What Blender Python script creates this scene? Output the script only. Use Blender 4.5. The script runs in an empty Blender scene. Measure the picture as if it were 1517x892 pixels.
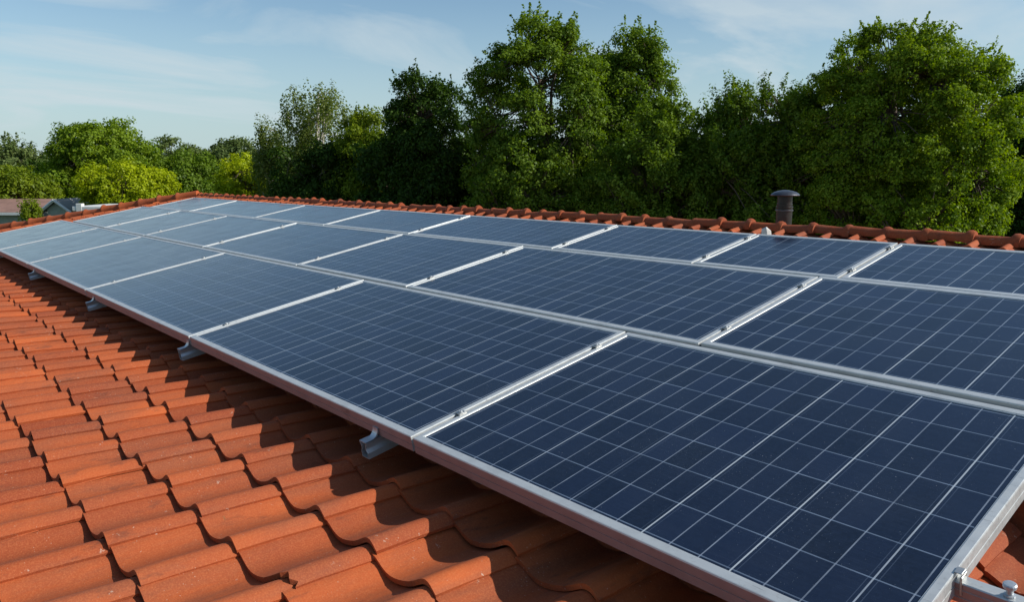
import bpy, math, random
import numpy as np
from mathutils import Vector, Matrix

S = bpy.context.scene
COL = S.collection
random.seed(7)
RNG = np.random.default_rng(11)
R = math.radians

# ------------------------------------------------------------------ camera, world, sun, exposure
CZ = 4.6                                    # camera height above the ground (m)
cam_d = bpy.data.cameras.new('camera')
cam = bpy.data.objects.new('camera', cam_d)
COL.objects.link(cam)
cam_d.sensor_width = 36.0
cam_d.lens = 1128.6 / 1517 * 36.0
cam_d.clip_start = 0.05
cam_d.clip_end = 4000
cam.matrix_world = Matrix(((0.66170, -0.12318, 0.73958, 0),
                           (0.74977, 0.10873, -0.65271, 0),
                           (0.0, 0.98641, 0.16432, CZ),
                           (0, 0, 0, 1)))
S.camera = cam

SUN = Vector((1.08, 0.90, 0.98)).normalized()   # direction towards the sun
W = bpy.data.worlds.new('World')
S.world = W
W.use_nodes = True
wn, wl = W.node_tree.nodes, W.node_tree.links
wn.clear()
wo = wn.new('ShaderNodeOutputWorld')
bg = wn.new('ShaderNodeBackground')
sky = wn.new('ShaderNodeTexSky')
sky.sky_type = 'NISHITA'
sky.sun_disc = False
sky.sun_elevation = math.asin(SUN.z)
sky.sun_rotation = math.atan2(SUN.x, SUN.y)
sky.air_density = 1.0
sky.dust_density = 0.6
sky.ozone_density = 1.6
bg.inputs['Strength'].default_value = 0.114
# thin cirrus: stretched noise over the view direction, projected on a high flat layer
tc = wn.new('ShaderNodeTexCoord')
sep = wn.new('ShaderNodeSeparateXYZ')
wl.new(tc.outputs['Generated'], sep.inputs[0])


def wmath(op, a, b=None, c=None):
    n = wn.new('ShaderNodeMath')
    n.operation = op
    for i, v in enumerate((a, b, c)):
        if v is None:
            continue
        if isinstance(v, (int, float)):
            n.inputs[i].default_value = v
        else:
            wl.new(v, n.inputs[i])
    return n.outputs[0]


zc = wmath('MAXIMUM', sep.outputs['Z'], 0.0)
den = wmath('ADD', zc, 0.16)
px_ = wmath('DIVIDE', sep.outputs['X'], den)
py_ = wmath('DIVIDE', sep.outputs['Y'], den)
cmb = wn.new('ShaderNodeCombineXYZ')
wl.new(px_, cmb.inputs[0])
wl.new(py_, cmb.inputs[1])
mp = wn.new('ShaderNodeMapping')
mp.inputs['Rotation'].default_value = (0, 0, R(-62))
mp.inputs['Scale'].default_value = (1.5, 0.75, 1)
mp.inputs['Location'].default_value = (0.9, 0.75, 0)
wl.new(cmb.outputs[0], mp.inputs['Vector'])
nz = wn.new('ShaderNodeTexNoise')
nz.inputs['Scale'].default_value = 0.95
nz.inputs['Detail'].default_value = 7
nz.inputs['Roughness'].default_value = 0.55
nz.inputs['Distortion'].default_value = 0.7
wl.new(mp.outputs[0], nz.inputs['Vector'])
cr = wn.new('ShaderNodeMapRange')
cr.inputs['From Min'].default_value = 0.49
cr.inputs['From Max'].default_value = 0.68
cr.inputs['To Max'].default_value = 0.85
wl.new(nz.outputs[0], cr.inputs['Value'])
mixw = wn.new('ShaderNodeMix')
mixw.data_type = 'RGBA'
mixw.inputs[7].default_value = (5.3, 6.1, 6.5, 1)
fz = wn.new('ShaderNodeMapRange')          # the cirrus lies low, the upper sky is clear
fz.interpolation_type = 'SMOOTHSTEP'
fz.inputs['From Min'].default_value = 0.40
fz.inputs['From Max'].default_value = 0.10
wl.new(sep.outputs['Z'], fz.inputs['Value'])
wl.new(wmath('MULTIPLY', cr.outputs[0], fz.outputs[0]), mixw.inputs[0])
tn = wn.new('ShaderNodeMix')
tn.data_type = 'RGBA'
tn.blend_type = 'MULTIPLY'
tn.inputs[0].default_value = 1.0
tn.inputs[7].default_value = (0.955, 1.07, 1.075, 1)
wl.new(sky.outputs[0], tn.inputs[6])
hzf = wn.new('ShaderNodeMapRange')         # pale haze low in the sky
hzf.interpolation_type = 'SMOOTHSTEP'
hzf.inputs['From Min'].default_value = 0.24
hzf.inputs['From Max'].default_value = -0.02
hzf.inputs['To Max'].default_value = 0.85
wl.new(sep.outputs['Z'], hzf.inputs['Value'])
hzm = wn.new('ShaderNodeMix')
hzm.data_type = 'RGBA'
hzm.inputs[7].default_value = (4.15, 5.35, 5.85, 1)
wl.new(hzf.outputs[0], hzm.inputs[0])
wl.new(tn.outputs[2], hzm.inputs[6])
wl.new(hzm.outputs[2], mixw.inputs[6])
wl.new(mixw.outputs[2], bg.inputs['Color'])
wl.new(bg.outputs[0], wo.inputs['Surface'])

sd = bpy.data.lights.new('sun', 'SUN')
sd.energy = 4.8
sd.angle = R(0.5)
sd.color = (1.0, 0.955, 0.88)
so = bpy.data.objects.new('sun', sd)
COL.objects.link(so)
so.rotation_mode = 'QUATERNION'
so.rotation_quaternion = SUN.to_track_quat('Z', 'Y')
so.location = (20, 15, 40)

S.view_settings.view_transform = 'Standard'
S.view_settings.look = 'None'
S.view_settings.exposure = 0.0
S.view_settings.gamma = 1.0
S.view_settings.use_curve_mapping = False
S.render.engine = 'CYCLES'
S.cycles.max_bounces = 7
S.cycles.diffuse_bounces = 2
S.cycles.transmission_bounces = 4
S.cycles.caustics_reflective = False
S.cycles.caustics_refractive = False


# ------------------------------------------------------------------ helpers: things, meshes, materials
def tag(o, label=None, cat=None, group=None, kind=None):
    if label:
        o['label'] = label
    if cat:
        o['category'] = cat
    if group:
        o['group'] = group
    if kind:
        o['kind'] = kind
    return o


def thing(name, label, cat, loc=(0, 0, 0), group=None):
    o = bpy.data.objects.new(name, None)
    COL.objects.link(o)
    o.empty_display_size = 0.1
    o.location = loc
    return tag(o, label, cat, group)


class MB:
    """collects vertices and faces, then links them as one mesh object"""

    def __init__(self):
        self.v, self.f, self.t, self.uv = [], [], [], []

    def add(self, verts, faces, tint=0.5):
        b = len(self.v)
        self.v += [tuple(p) for p in verts]
        self.t += [tint] * len(verts)
        self.f += [tuple(i + b for i in f) for f in faces]

    def box(self, c, s, M=None, bevel=0.0, tint=0.5):
        x, y, z = s[0] / 2, s[1] / 2, s[2] / 2
        b = bevel
        if b <= 0:
            vs = [(i * x, j * y, k * z) for k in (-1, 1) for j in (-1, 1) for i in (-1, 1)]
            fs = [(0, 2, 3, 1), (4, 5, 7, 6), (0, 1, 5, 4), (2, 6, 7, 3), (0, 4, 6, 2), (1, 3, 7, 5)]
        else:
            vs, idx = [], {}
            for i in (-1, 1):
                for j in (-1, 1):
                    for k in (-1, 1):
                        for ax in range(3):
                            p = [i * (x - b), j * (y - b), k * (z - b)]
                            p[ax] += (i, j, k)[ax] * b
                            idx[(i, j, k, ax)] = len(vs)
                            vs.append(tuple(p))
            fs = []
            for ax in range(3):
                o1, o2 = [(1, 2), (2, 0), (0, 1)][ax]
                for s1 in (-1, 1):
                    q = []
                    for (a, c2) in ((-1, -1), (1, -1), (1, 1), (-1, 1)):
                        k3 = [0, 0, 0]
                        k3[ax], k3[o1], k3[o2] = s1, a, c2
                        q.append(idx[(*k3, ax)])
                    fs.append(tuple(q if s1 > 0 else q[::-1]))
            for ax in range(3):
                o1, o2 = [(1, 2), (2, 0), (0, 1)][ax]
                for a in (-1, 1):
                    for c2 in (-1, 1):
                        k0 = [0, 0, 0]
                        k0[o1], k0[o2] = a, c2
                        k0[ax] = -1
                        k1 = list(k0)
                        k1[ax] = 1
                        q = (idx[(*k0, o1)], idx[(*k1, o1)], idx[(*k1, o2)], idx[(*k0, o2)])
                        fs.append(q if a * c2 < 0 else q[::-1])
            for i in (-1, 1):
                for j in (-1, 1):
                    for k in (-1, 1):
                        q = (idx[(i, j, k, 0)], idx[(i, j, k, 1)], idx[(i, j, k, 2)])
                        fs.append(q if i * j * k > 0 else q[::-1])
        vs = [Vector(p) for p in vs]
        if M is not None:
            vs = [M @ p for p in vs]
        c = Vector(c)
        self.add([p + c for p in vs], fs, tint)

    def tube(self, pts, rad, n=8, caps=True, tint=0.5):
        pts = [Vector(p) for p in pts]
        if not hasattr(rad, '__len__'):
            rad = [rad] * len(pts)
        vs, fs = [], []
        for i, p in enumerate(pts):
            d = (pts[min(i + 1, len(pts) - 1)] - pts[max(i - 1, 0)]).normalized()
            a = Vector((0, 0, 1)) if abs(d.z) < 0.9 else Vector((1, 0, 0))
            e1 = d.cross(a).normalized()
            e2 = d.cross(e1)
            for k in range(n):
                t = 2 * math.pi * k / n
                vs.append(p + (e1 * math.cos(t) + e2 * math.sin(t)) * rad[i])
        for i in range(len(pts) - 1):
            for k in range(n):
                k2 = (k + 1) % n
                fs.append((i * n + k, i * n + k2, (i + 1) * n + k2, (i + 1) * n + k))
        if caps:
            fs.append(tuple(range(n))[::-1])
            fs.append(tuple(range((len(pts) - 1) * n, len(pts) * n)))
        self.add(vs, fs, tint)

    def lathe(self, c, prof, n=24, axis=None, tint=0.5):
        """prof: list of (radius, height) from bottom to top, around +Z at c"""
        vs, fs = [], []
        M = axis if axis is not None else Matrix.Identity(3)
        for (r, h) in prof:
            for k in range(n):
                t = 2 * math.pi * k / n
                vs.append(Vector(c) + M @ Vector((r * math.cos(t), r * math.sin(t), h)))
        for i in range(len(prof) - 1):
            for k in range(n):
                k2 = (k + 1) % n
                fs.append((i * n + k, i * n + k2, (i + 1) * n + k2, (i + 1) * n + k))
        fs.append(tuple(range(n))[::-1])
        fs.append(tuple(range((len(prof) - 1) * n, len(prof) * n)))
        self.add(vs, fs, tint)

    def sweep(self, prof, path_fn, n, closed_prof=True):
        pass

    def build(self, name, mat, parent=None, smooth=False, tint=False, origin=None):
        o_ = Vector(origin) if origin is not None else Vector((0, 0, 0))
        me = bpy.data.meshes.new(name)
        me.from_pydata([Vector(p) - o_ for p in self.v], [], self.f)
        me.update()
        if tint:
            a = me.attributes.new('tint', 'FLOAT', 'POINT')
            a.data.foreach_set('value', np.array(self.t, np.float32))
        if smooth:
            me.polygons.foreach_set('use_smooth', [True] * len(me.polygons))
        me.materials.append(mat)
        o = bpy.data.objects.new(name, me)
        COL.objects.link(o)
        if parent is not None:
            o.parent = parent
        else:
            o.location = o_
        return o


class Mat:
    """small wrapper for procedural node materials"""

    def __init__(self, name):
        self.m = bpy.data.materials.new(name)
        self.m.use_nodes = True
        self.nt = self.m.node_tree
        self.n, self.l = self.nt.nodes, self.nt.links
        self.n.clear()
        self.out = self.n.new('ShaderNodeOutputMaterial')
        self.b = self.n.new('ShaderNodeBsdfPrincipled')
        self.l.new(self.b.outputs[0], self.out.inputs['Surface'])

    def set(self, **k):
        for a, v in k.items():
            i = self.b.inputs[a.replace('_', ' ')]
            if hasattr(v, 'is_linked') or isinstance(v, bpy.types.NodeSocket):
                self.l.new(v, i)
            else:
                i.default_value = v
        return self

    def lk(self, v, sock):
        if isinstance(v, bpy.types.NodeSocket):
            self.l.new(v, sock)
        else:
            sock.default_value = v

    def math(self, op, a, b=None, c=None, clamp=False):
        n = self.n.new('ShaderNodeMath')
        n.operation = op
        n.use_clamp = clamp
        for i, v in enumerate((a, b, c)):
            if v is not None:
                self.lk(v, n.inputs[i])
        return n.outputs[0]

    def coord(self, kind='Object'):
        return self.n.new('ShaderNodeTexCoord').outputs[kind]

    def mapping(self, vec, scale=(1, 1, 1), rot=(0, 0, 0), loc=(0, 0, 0)):
        n = self.n.new('ShaderNodeMapping')
        self.l.new(vec, n.inputs['Vector'])
        n.inputs['Scale'].default_value = scale
        n.inputs['Rotation'].default_value = rot
        n.inputs['Location'].default_value = loc
        return n.outputs[0]

    def noise(self, vec, scale, detail=4, rough=0.55, out=0):
        n = self.n.new('ShaderNodeTexNoise')
        self.l.new(vec, n.inputs['Vector'])
        n.inputs['Scale'].default_value = scale
        n.inputs['Detail'].default_value = detail
        n.inputs['Roughness'].default_value = rough
        return n.outputs[out]

    def voronoi(self, vec, scale, feature='F1', out='Distance', rnd=1.0):
        n = self.n.new('ShaderNodeTexVoronoi')
        n.feature = feature
        self.l.new(vec, n.inputs['Vector'])
        n.inputs['Scale'].default_value = scale
        n.inputs['Randomness'].default_value = rnd
        return n.outputs[out]

    def ramp(self, val, lo, hi, a=0.0, b=1.0):
        n = self.n.new('ShaderNodeMapRange')
        self.l.new(val, n.inputs['Value'])
        n.inputs['From Min'].default_value = lo
        n.inputs['From Max'].default_value = hi
        n.inputs['To Min'].default_value = a
        n.inputs['To Max'].default_value = b
        return n.outputs[0]

    def mix(self, f, a, b):
        n = self.n.new('ShaderNodeMix')
        n.data_type = 'RGBA'
        self.lk(f, n.inputs[0])
        for v, i in ((a, 6), (b, 7)):
            if isinstance(v, bpy.types.NodeSocket):
                self.l.new(v, n.inputs[i])
            else:
                n.inputs[i].default_value = (*v, 1) if len(v) == 3 else v
        return n.outputs[2]

    def attr(self, name, out='Fac'):
        n = self.n.new('ShaderNodeAttribute')
        n.attribute_name = name
        return n.outputs[out]

    def bump(self, h, strength=0.3, dist=0.01):
        n = self.n.new('ShaderNodeBump')
        n.inputs['Strength'].default_value = strength
        n.inputs['Distance'].default_value = dist
        self.l.new(h, n.inputs['Height'])
        self.l.new(n.outputs[0], self.b.inputs['Normal'])


# ---- tile
def tile_material():
    m = Mat('terracotta_tile')
    co = m.coord('Object')
    t = m.attr('tint')
    base = m.mix(t, (0.25, 0.047, 0.016), (0.48, 0.104, 0.027))
    big = m.ramp(m.noise(co, 3.1, 5), 0.35, 0.72)
    base = m.mix(m.math('MULTIPLY', big, 0.6), base, (0.24, 0.055, 0.026))
    grime = m.ramp(m.noise(m.mapping(co, (9, 2.0, 9)), 1.3, 6, 0.65), 0.46, 0.66, 0, 0.55)
    base = m.mix(grime, base, (0.22, 0.075, 0.040))
    streak = m.noise(m.mapping(co, (26, 3.2, 26)), 1.0, 5, 0.6)
    base = m.mix(m.ramp(streak, 0.50, 0.78, 0, 0.5), base, (0.24, 0.070, 0.034))
    grain = m.noise(co, 240, 3, 0.6)
    base = m.mix(m.ramp(grain, 0.45, 0.72, 0, 0.35), base, (0.60, 0.20, 0.07))
    # lichen specks and chips, real marks on the clay
    pick = m.ramp(m.noise(co, 4.0, 3), 0.46, 0.60)
    lich = m.ramp(m.noise(co, 42, 6, 0.72), 0.652, 0.675)
    base = m.mix(m.math('MULTIPLY', m.math('MULTIPLY', lich, pick), 0.75), base, (0.56, 0.42, 0.32))
    sp2 = m.voronoi(m.mapping(co, (1, 1.4, 1)), 85)
    spk2 = m.math('LESS_THAN', sp2, m.math('MULTIPLY', m.ramp(m.noise(co, 130, 2), .4, .7, .05, .22), m.ramp(m.noise(co, 7, 2), 0.44, 0.6)))
    base = m.mix(m.math('MULTIPLY', spk2, 0.5), base, (0.62, 0.42, 0.30))
    soot = m.ramp(m.noise(m.mapping(co, (16, 5, 16)), 1.0, 7, 0.7), 0.58, 0.70, 0, 0.6)
    base = m.mix(soot, base, (0.10, 0.040, 0.026))
    moss = m.ramp(m.noise(co, 11, 7, 0.75), 0.66, 0.72, 0, 0.55)
    base = m.mix(moss, base, (0.13, 0.10, 0.040))
    m.set(Base_Color=base, Roughness=0.78)
    m.b.inputs['Specular IOR Level'].default_value = 0.25
    h = m.math('ADD', m.math('MULTIPLY', grain, 0.25), m.noise(co, 45, 4))
    m.bump(h, 0.35, 0.004)
    return m.m


def metal(name, col, rough=0.38, metallic=0.85, scr=0.0):
    m = Mat(name)
    co = m.coord('Object')
    n1 = m.noise(m.mapping(co, (4, 30, 30)), 2.0, 4)
    n2 = m.noise(co, 14, 4)
    c = m.mix(m.ramp(n2, 0.48, 0.75, 0, 0.45), col, tuple(x * 0.62 for x in col))
    c = m.mix(m.ramp(m.noise(co, 90, 3), 0.6, 0.75, 0, 0.4), c, (0.30, 0.28, 0.25))
    c = m.mix(m.ramp(m.noise(m.mapping(co, (5, 70, 20)), 1.6, 5, 0.7), 0.60, 0.68, 0, 0.5), c, tuple(x * 0.35 for x in col))
    m.set(Base_Color=c, Metallic=metallic)
    m.set(Roughness=m.ramp(n1, 0.3, 0.7, rough - 0.07, rough + 0.12))
    m.bump(n1, 0.08, 0.002)
    return m.m


def cell_material():
    m = Mat('solar_cells_under_glass')
    uv = m.coord('UV')
    sp = m.n.new('ShaderNodeSeparateXYZ')
    m.l.new(uv, sp.inputs[0])
    x, y = sp.outputs[0], sp.outputs[1]

    def line(v, w, off=0.0, period=1.0):
        q = m.math('DIVIDE', m.math('ADD', v, off), period)
        fr = m.math('ABSOLUTE', m.math('SUBTRACT', q, m.math('ROUND', q)))
        return m.math('LESS_THAN', fr, w / period)
    co = m.coord('Object')
    oi = m.n.new('ShaderNodeObjectInfo').outputs['Random']
    # each cell its own shade: white noise on the cell index
    fl = m.n.new('ShaderNodeVectorMath')
    fl.operation = 'FLOOR'
    m.l.new(uv, fl.inputs[0])
    wnz = m.n.new('ShaderNodeTexWhiteNoise')
    wnz.noise_dimensions = '4D'
    m.l.new(fl.outputs[0], wnz.inputs['Vector'])
    m.l.new(oi, wnz.inputs['W'])
    c = m.mix(wnz.outputs['Value'], (0.0032, 0.0060, 0.016), (0.0080, 0.0140, 0.036))
    flake = m.voronoi(co, 130, out='Color')
    fb = m.n.new('ShaderNodeRGBToBW')
    m.l.new(flake, fb.inputs[0])
    c = m.mix(m.math('MULTIPLY', fb.outputs[0], 0.35), c, (0.012, 0.022, 0.052))
    film = m.ramp(m.noise(co, 3.0, 6, 0.62), 0.45, 0.75, 0.0, 0.05)
    c = m.mix(film, c, (0.12, 0.13, 0.14))
    fin = m.noise(m.mapping(co, (1, 60, 1)), 8, 3)
    c = m.mix(m.ramp(fin, 0.5, 0.8, 0, 0.10), c, (0.10, 0.13, 0.18))
    lx = line(x, 0.020)
    ly = line(y, 0.013)
    thick = m.math('MULTIPLY', line(x, 0.024, 1.0, 3.0), m.ramp(m.noise(m.mapping(co, (5, .3, 1)), 2.0, 2), 0.42, 0.58))
    side = m.math('ADD', line(x, 0.012, 1.13, 3.0), line(x, 0.012, 0.87, 3.0), clamp=True)
    fade = m.ramp(m.noise(co, 9, 3), 0.3, 0.7, 0.45, 1.0)
    c = m.mix(m.math('MULTIPLY', side, 0.16), c, (0.20, 0.26, 0.36))
    c = m.mix(m.math('MULTIPLY', ly, m.math('MULTIPLY', fade, 0.62)), c, (0.26, 0.34, 0.45))
    c = m.mix(m.math('MULTIPLY', lx, m.math('MULTIPLY', fade, 0.68)), c, (0.36, 0.42, 0.50))
    c = m.mix(m.math('MULTIPLY', thick, 0.70), c, (0.55, 0.60, 0.62))
    # dust grains and droppings
    d1 = m.voronoi(co, 95)
    s1 = m.math('LESS_THAN', d1, m.ramp(m.noise(co, 60, 1), 0.55, 0.8, 0.0, 0.15))
    c = m.mix(m.math('MULTIPLY', s1, 0.45), c, (0.40, 0.42, 0.44))
    d2 = m.voronoi(co, 210)
    s2 = m.math('LESS_THAN', d2, m.math('MULTIPLY', m.ramp(m.noise(co, 150, 1), 0.42, 0.75, 0.0, 0.26), m.ramp(m.noise(co, 3.5, 4), 0.30, 0.65)))
    c = m.mix(m.math('MULTIPLY', s2, 0.38), c, (0.34, 0.38, 0.43))
    drop = m.ramp(m.noise(m.mapping(co, (1, .6, 1)), 16, 5, 0.7), 0.755, 0.775)
    c = m.mix(m.math('MULTIPLY', drop, 0.6), c, (0.50, 0.50, 0.48))
    m.set(Base_Color=c)
    m.set(Roughness=m.ramp(m.noise(co, 4.5, 5), 0.3, 0.7, 0.10, 0.20))
    m.b.inputs['IOR'].default_value = 1.50
    m.b.inputs['Specular IOR Level'].default_value = 0.60
    m.bump(m.noise(m.mapping(co, (18, 5, 1)), 1.0, 3), 0.05, 0.004)
    return m.m


def plain(name, col, rough=0.8, metallic=0.0, var=0.25, scale=6.0):
    m = Mat(name)
    co = m.coord('Object')
    c = m.mix(m.ramp(m.noise(co, scale, 5), 0.35, 0.7), col, tuple(x * (1 - var) for x in col))
    m.set(Base_Color=c, Roughness=rough, Metallic=metallic)
    m.bump(m.noise(co, scale * 6, 4), 0.15, 0.01)
    return m.m


def leaf_material(name, dark, light, trans=0.38):
    m = Mat(name)
    m.n.remove(m.b)
    t = m.attr('tint')
    c = m.mix(t, dark, light)
    d = m.n.new('ShaderNodeBsdfDiffuse')
    tr = m.n.new('ShaderNodeBsdfTranslucent')
    gl = m.n.new('ShaderNodeBsdfGlossy')
    gl.inputs['Roughness'].default_value = 0.42
    gl.inputs['Color'].default_value = (0.7, 0.75, 0.7, 1)
    m.l.new(c, d.inputs['Color'])
    hs = m.n.new('ShaderNodeHueSaturation')
    hs.inputs['Hue'].default_value = 0.50
    hs.inputs['Saturation'].default_value = 1.15
    hs.inputs['Value'].default_value = 1.25
    m.l.new(c, hs.inputs['Color'])
    m.l.new(hs.outputs[0], tr.inputs['Color'])
    mx = m.n.new('ShaderNodeMixShader')
    mx.inputs[0].default_value = trans
    m.l.new(d.outputs[0], mx.inputs[1])
    m.l.new(tr.outputs[0], mx.inputs[2])
    mx2 = m.n.new('ShaderNodeMixShader')
    mx2.inputs[0].default_value = 0.010
    m.l.new(mx.outputs[0], mx2.inputs[1])
    m.l.new(gl.outputs[0], mx2.inputs[2])
    m.l.new(mx2.outputs[0], m.out.inputs['Surface'])
    return m.m


M_TILE = tile_material()
M_ALU = metal('anodised_aluminium', (0.55, 0.57, 0.565), 0.42, 0.35)
M_FRONT_SHADE = metal('aluminium_painted_front_shade', (0.37, 0.235, 0.215), 0.45, 0.2)  # aluminium with shade and tile reflection painted in as red-brown
M_RAIL = metal('galvanised_rail', (0.52, 0.55, 0.57), 0.36, 0.55)
M_CLAMP = metal('grey_clamp_steel', (0.52, 0.52, 0.50), 0.45, 0.8)
M_CELL = cell_material()
M_BACK = plain('white_backsheet', (0.55, 0.56, 0.57), 0.7)
M_PIPE = plain('dark_flue_metal', (0.050, 0.044, 0.040), 0.36, 0.6, 0.35, 9)
M_CAP = plain('grey_cowl_metal', (0.13, 0.135, 0.15), 0.36, 0.7, 0.3, 12)
M_WALL = plain('cream_render', (0.55, 0.50, 0.43), 0.9)
M_MORTAR = plain('pale_mortar', (0.72, 0.69, 0.64), 0.9, 0, 0.25, 40)
M_BARK = plain('grey_brown_bark', (0.13, 0.095, 0.07), 0.9, 0, 0.5, 8)
M_BIRCH = plain('white_birch_bark', (0.62, 0.57, 0.50), 0.8, 0, 0.6, 5)


# ------------------------------------------------------------------ the two planes of the place
A1 = R(10.9)
CA, SA = math.cos(A1), math.sin(A1)


def P(u, v, h=0.0):
    """panel plane: u along the ridge, v up the slope, h above the glass"""
    return Vector((u, v * CA - (h - 1) * SA, v * SA + (h - 1) * CA + CZ))


MP = Matrix(((1, 0, 0), (0, CA, -SA), (0, SA, CA)))
A2 = R(2.6)
C2, S2 = math.cos(A2), math.sin(A2)
L0 = P(0, 1.06, -0.195)


def L(u, s, h=0.0):
    """lower roof plane: s up the slope from under the panels' front edge"""
    return Vector((u, L0.y + s * C2 - h * S2, L0.z + s * S2 + h * C2))


def UPH(v):            # height of the upper roof under the panel plane
    return -0.135 + (v - 2.0) * 0.056


HIP_V, HIP_U = 3.70, -10.95


def hip_u(v):
    return HIP_U - (HIP_V - v) * 1.20


# ------------------------------------------------------------------ setting: ground, hills
def sheet(name, pts, mat):
    me = bpy.data.meshes.new(name)
    me.from_pydata(pts, [], [tuple(range(len(pts)))])
    me.materials.append(mat)
    o = bpy.data.objects.new(name, me)
    COL.objects.link(o)
    tag(o, kind='structure')
    return o


mg = Mat('lawn_ground')
cog = mg.coord('Object')
cg = mg.mix(mg.ramp(mg.noise(cog, 0.15, 6), 0.35, 0.7), (0.035, 0.06, 0.018), (0.075, 0.095, 0.03))
cg = mg.mix(mg.ramp(mg.noise(cog, 2.5, 5), 0.4, 0.7, 0, 0.6), cg, (0.05, 0.07, 0.02))
mg.set(Base_Color=cg, Roughness=0.95)
mg.bump(mg.noise(cog, 8, 5), 0.4, 0.05)
sheet('ground', [(-1500, -1500, 0), (1500, -1500, 0), (1500, 1500, 0), (-1500, 1500, 0)], mg.m)

FWD = Vector((-0.73958, 0.65271, 0)).normalized()
RGT = Vector((0.66170, 0.74977, 0)).normalized()


def spot(px, D):
    """ground point seen in the photo's column px at forward distance D"""
    q = FWD * D + RGT * ((px - 758.5) / 1144.0 * D)
    return Vector((q.x, q.y, 0))


def zat(py, D):
    return CZ + (258 - py) / 1144.0 * D


# wooded hills on the horizon
def hills():
    b = MB()
    n = 60
    rows = []
    for k in range(n):
        px = -500 + k * 40
        base = spot(px, 420)
        hh = 8 + 5 * math.sin(k * 0.37) + 3 * math.sin(k * 1.1 + 1) + 2.0 * RNG.random() + (5 if px < 700 else 0)
        back = spot(px, 640)
        mid = spot(px, 500)
        rows.append([(base.x, base.y, -0.5), (mid.x, mid.y, hh), (back.x, back.y, -0.5)])
    vs = [p for r in rows for p in r]
    fs = []
    for k in range(n - 1):
        for j in range(2):
            fs.append((k * 3 + j, (k + 1) * 3 + j, (k + 1) * 3 + j + 1, k * 3 + j + 1))
    b.add(vs, fs)
    mh = plain('wooded_hill', (0.055, 0.085, 0.075), 0.95, 0, 0.4, 0.08)
    tag(b.build('hills', mh, smooth=True), kind='structure')


hills()

# ------------------------------------------------------------------ the tiled house
house = thing('tiled_house', 'house under the orange clay tiled roof that carries the solar panels', 'house', (-5, 2.5, 0))
HO = Vector((-5, 2.5, 0))


PX = [-.03, 0, .05, .10, .16, .22, .29, .36, .44, .52, .60, .68, .74, .79, .83, .87, .91, .95, .99, 1.02]
PZ = [.50, .50, .43, .31, .15, .05, .0, .03, .11, .22, .36, .55, .72, .86, .95, .995, .98, .88, .72, .60]


def tile_mesh(b, org, eu, ev, en, w, ln, hr, th, jit, chip=None, nu=15, nv=3):
    """one interlocking clay tile: pan on the left, roll on the right lapping the next tile"""
    tint = float(np.clip(RNG.normal(0.55, 0.30), 0, 1))
    du, dv, dh, tw, tl = (RNG.normal(0, 1, 5) * np.array(jit))
    xs = PX[:1] + PX[2:]

    def prof(x):
        # steep shoulder, pan that climbs gently to the next roll, round crest, lip
        return hr * float(np.interp(x, PX, PZ))
    top, vs, fs = [], [], []
    L_ = ln * 1.14
    for j in range(nv + 1):
        y = j / nv
        row = []
        for i, x in enumerate(xs):
            yy = y * L_
            if chip and j == 0 and x > chip:
                yy += ln * (0.05 + 0.22 * (x - chip) + 0.035 * math.sin(i * 2.3))
            lift = th * (1.0 - 0.96 * yy / ln)
            z = prof(x) + lift + dh + tw * (x - .5) + tl * (y - .5)
            if j == 0:
                z -= 0.12 * th          # worn, rounded nose
            row.append(len(vs))
            vs.append(org + eu * (x * w + du) + ev * (yy + dv) + en * z)
        top.append(row)
    ring = [0.12 * ln / L_]
    for j in range(nv):
        for i in range(len(xs) - 1):
            fs.append((top[j][i], top[j][i + 1], top[j + 1][i + 1], top[j + 1][i]))
    # front face and the lip of the roll
    fr = []
    for i, x in enumerate(xs):
        p = vs[top[0][i]]
        fr.append(len(vs))
        vs.append(p - en * (th * 0.72) + ev * 0.002)
    for i in range(len(xs) - 1):
        fs.append((fr[i], fr[i + 1], top[0][i + 1], top[0][i]))
    ls = []
    for j in range(nv + 1):
        p = vs[top[j][-1]]
        ls.append(len(vs))
        vs.append(p - en * (th * 0.45) - eu * 0.003)
    for j in range(nv):
        fs.append((top[j][-1], ls[j], ls[j + 1], top[j + 1][-1]))
    # underside of the nose so no light leaks through
    un = []
    for i, x in enumerate(xs):
        p = vs[fr[i]]
        un.append(len(vs))
        vs.append(p + ev * (ln * 0.5))
    for i in range(len(xs) - 1):
        fs.append((fr[i + 1], fr[i], un[i], un[i + 1]))
    b.add(vs, fs, tint)


TW, TL = 0.265, 0.242        # lower tiles
UW, UL = 0.1325, 0.125       # the small tiles of the upper slope
roofb = MB()
eu = Vector((1, 0, 0))
ev2, en2 = Vector((0, C2, S2)), Vector((0, -S2, C2))
U_OFF = -1.93 - 0.87 * TW + 0.24 * TW
ncol0, ncol1 = -48, 14
for k in range(-8, 4):
    s0 = k * TL - 0.10
    for i in range(ncol0, ncol1):
        u0 = U_OFF + i * TW
        if u0 < -8.2 and s0 > 0.10:
            continue
        chip = 0.62 if (k == -2 and abs(u0 + 1.945) < 0.14) else None
        tile_mesh(roofb, L(u0, s0, 0), eu, ev2, en2, TW, TL, 0.056, 0.021,
                  (0.0022, 0.0035, 0.0010, 0.0022, 0.0022), chip)
eva = (P(0, 3, UPH(3)) - P(0, 2, UPH(2))).normalized()
ena = eu.cross(eva)
v0 = 1.20
rowi = 0
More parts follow.
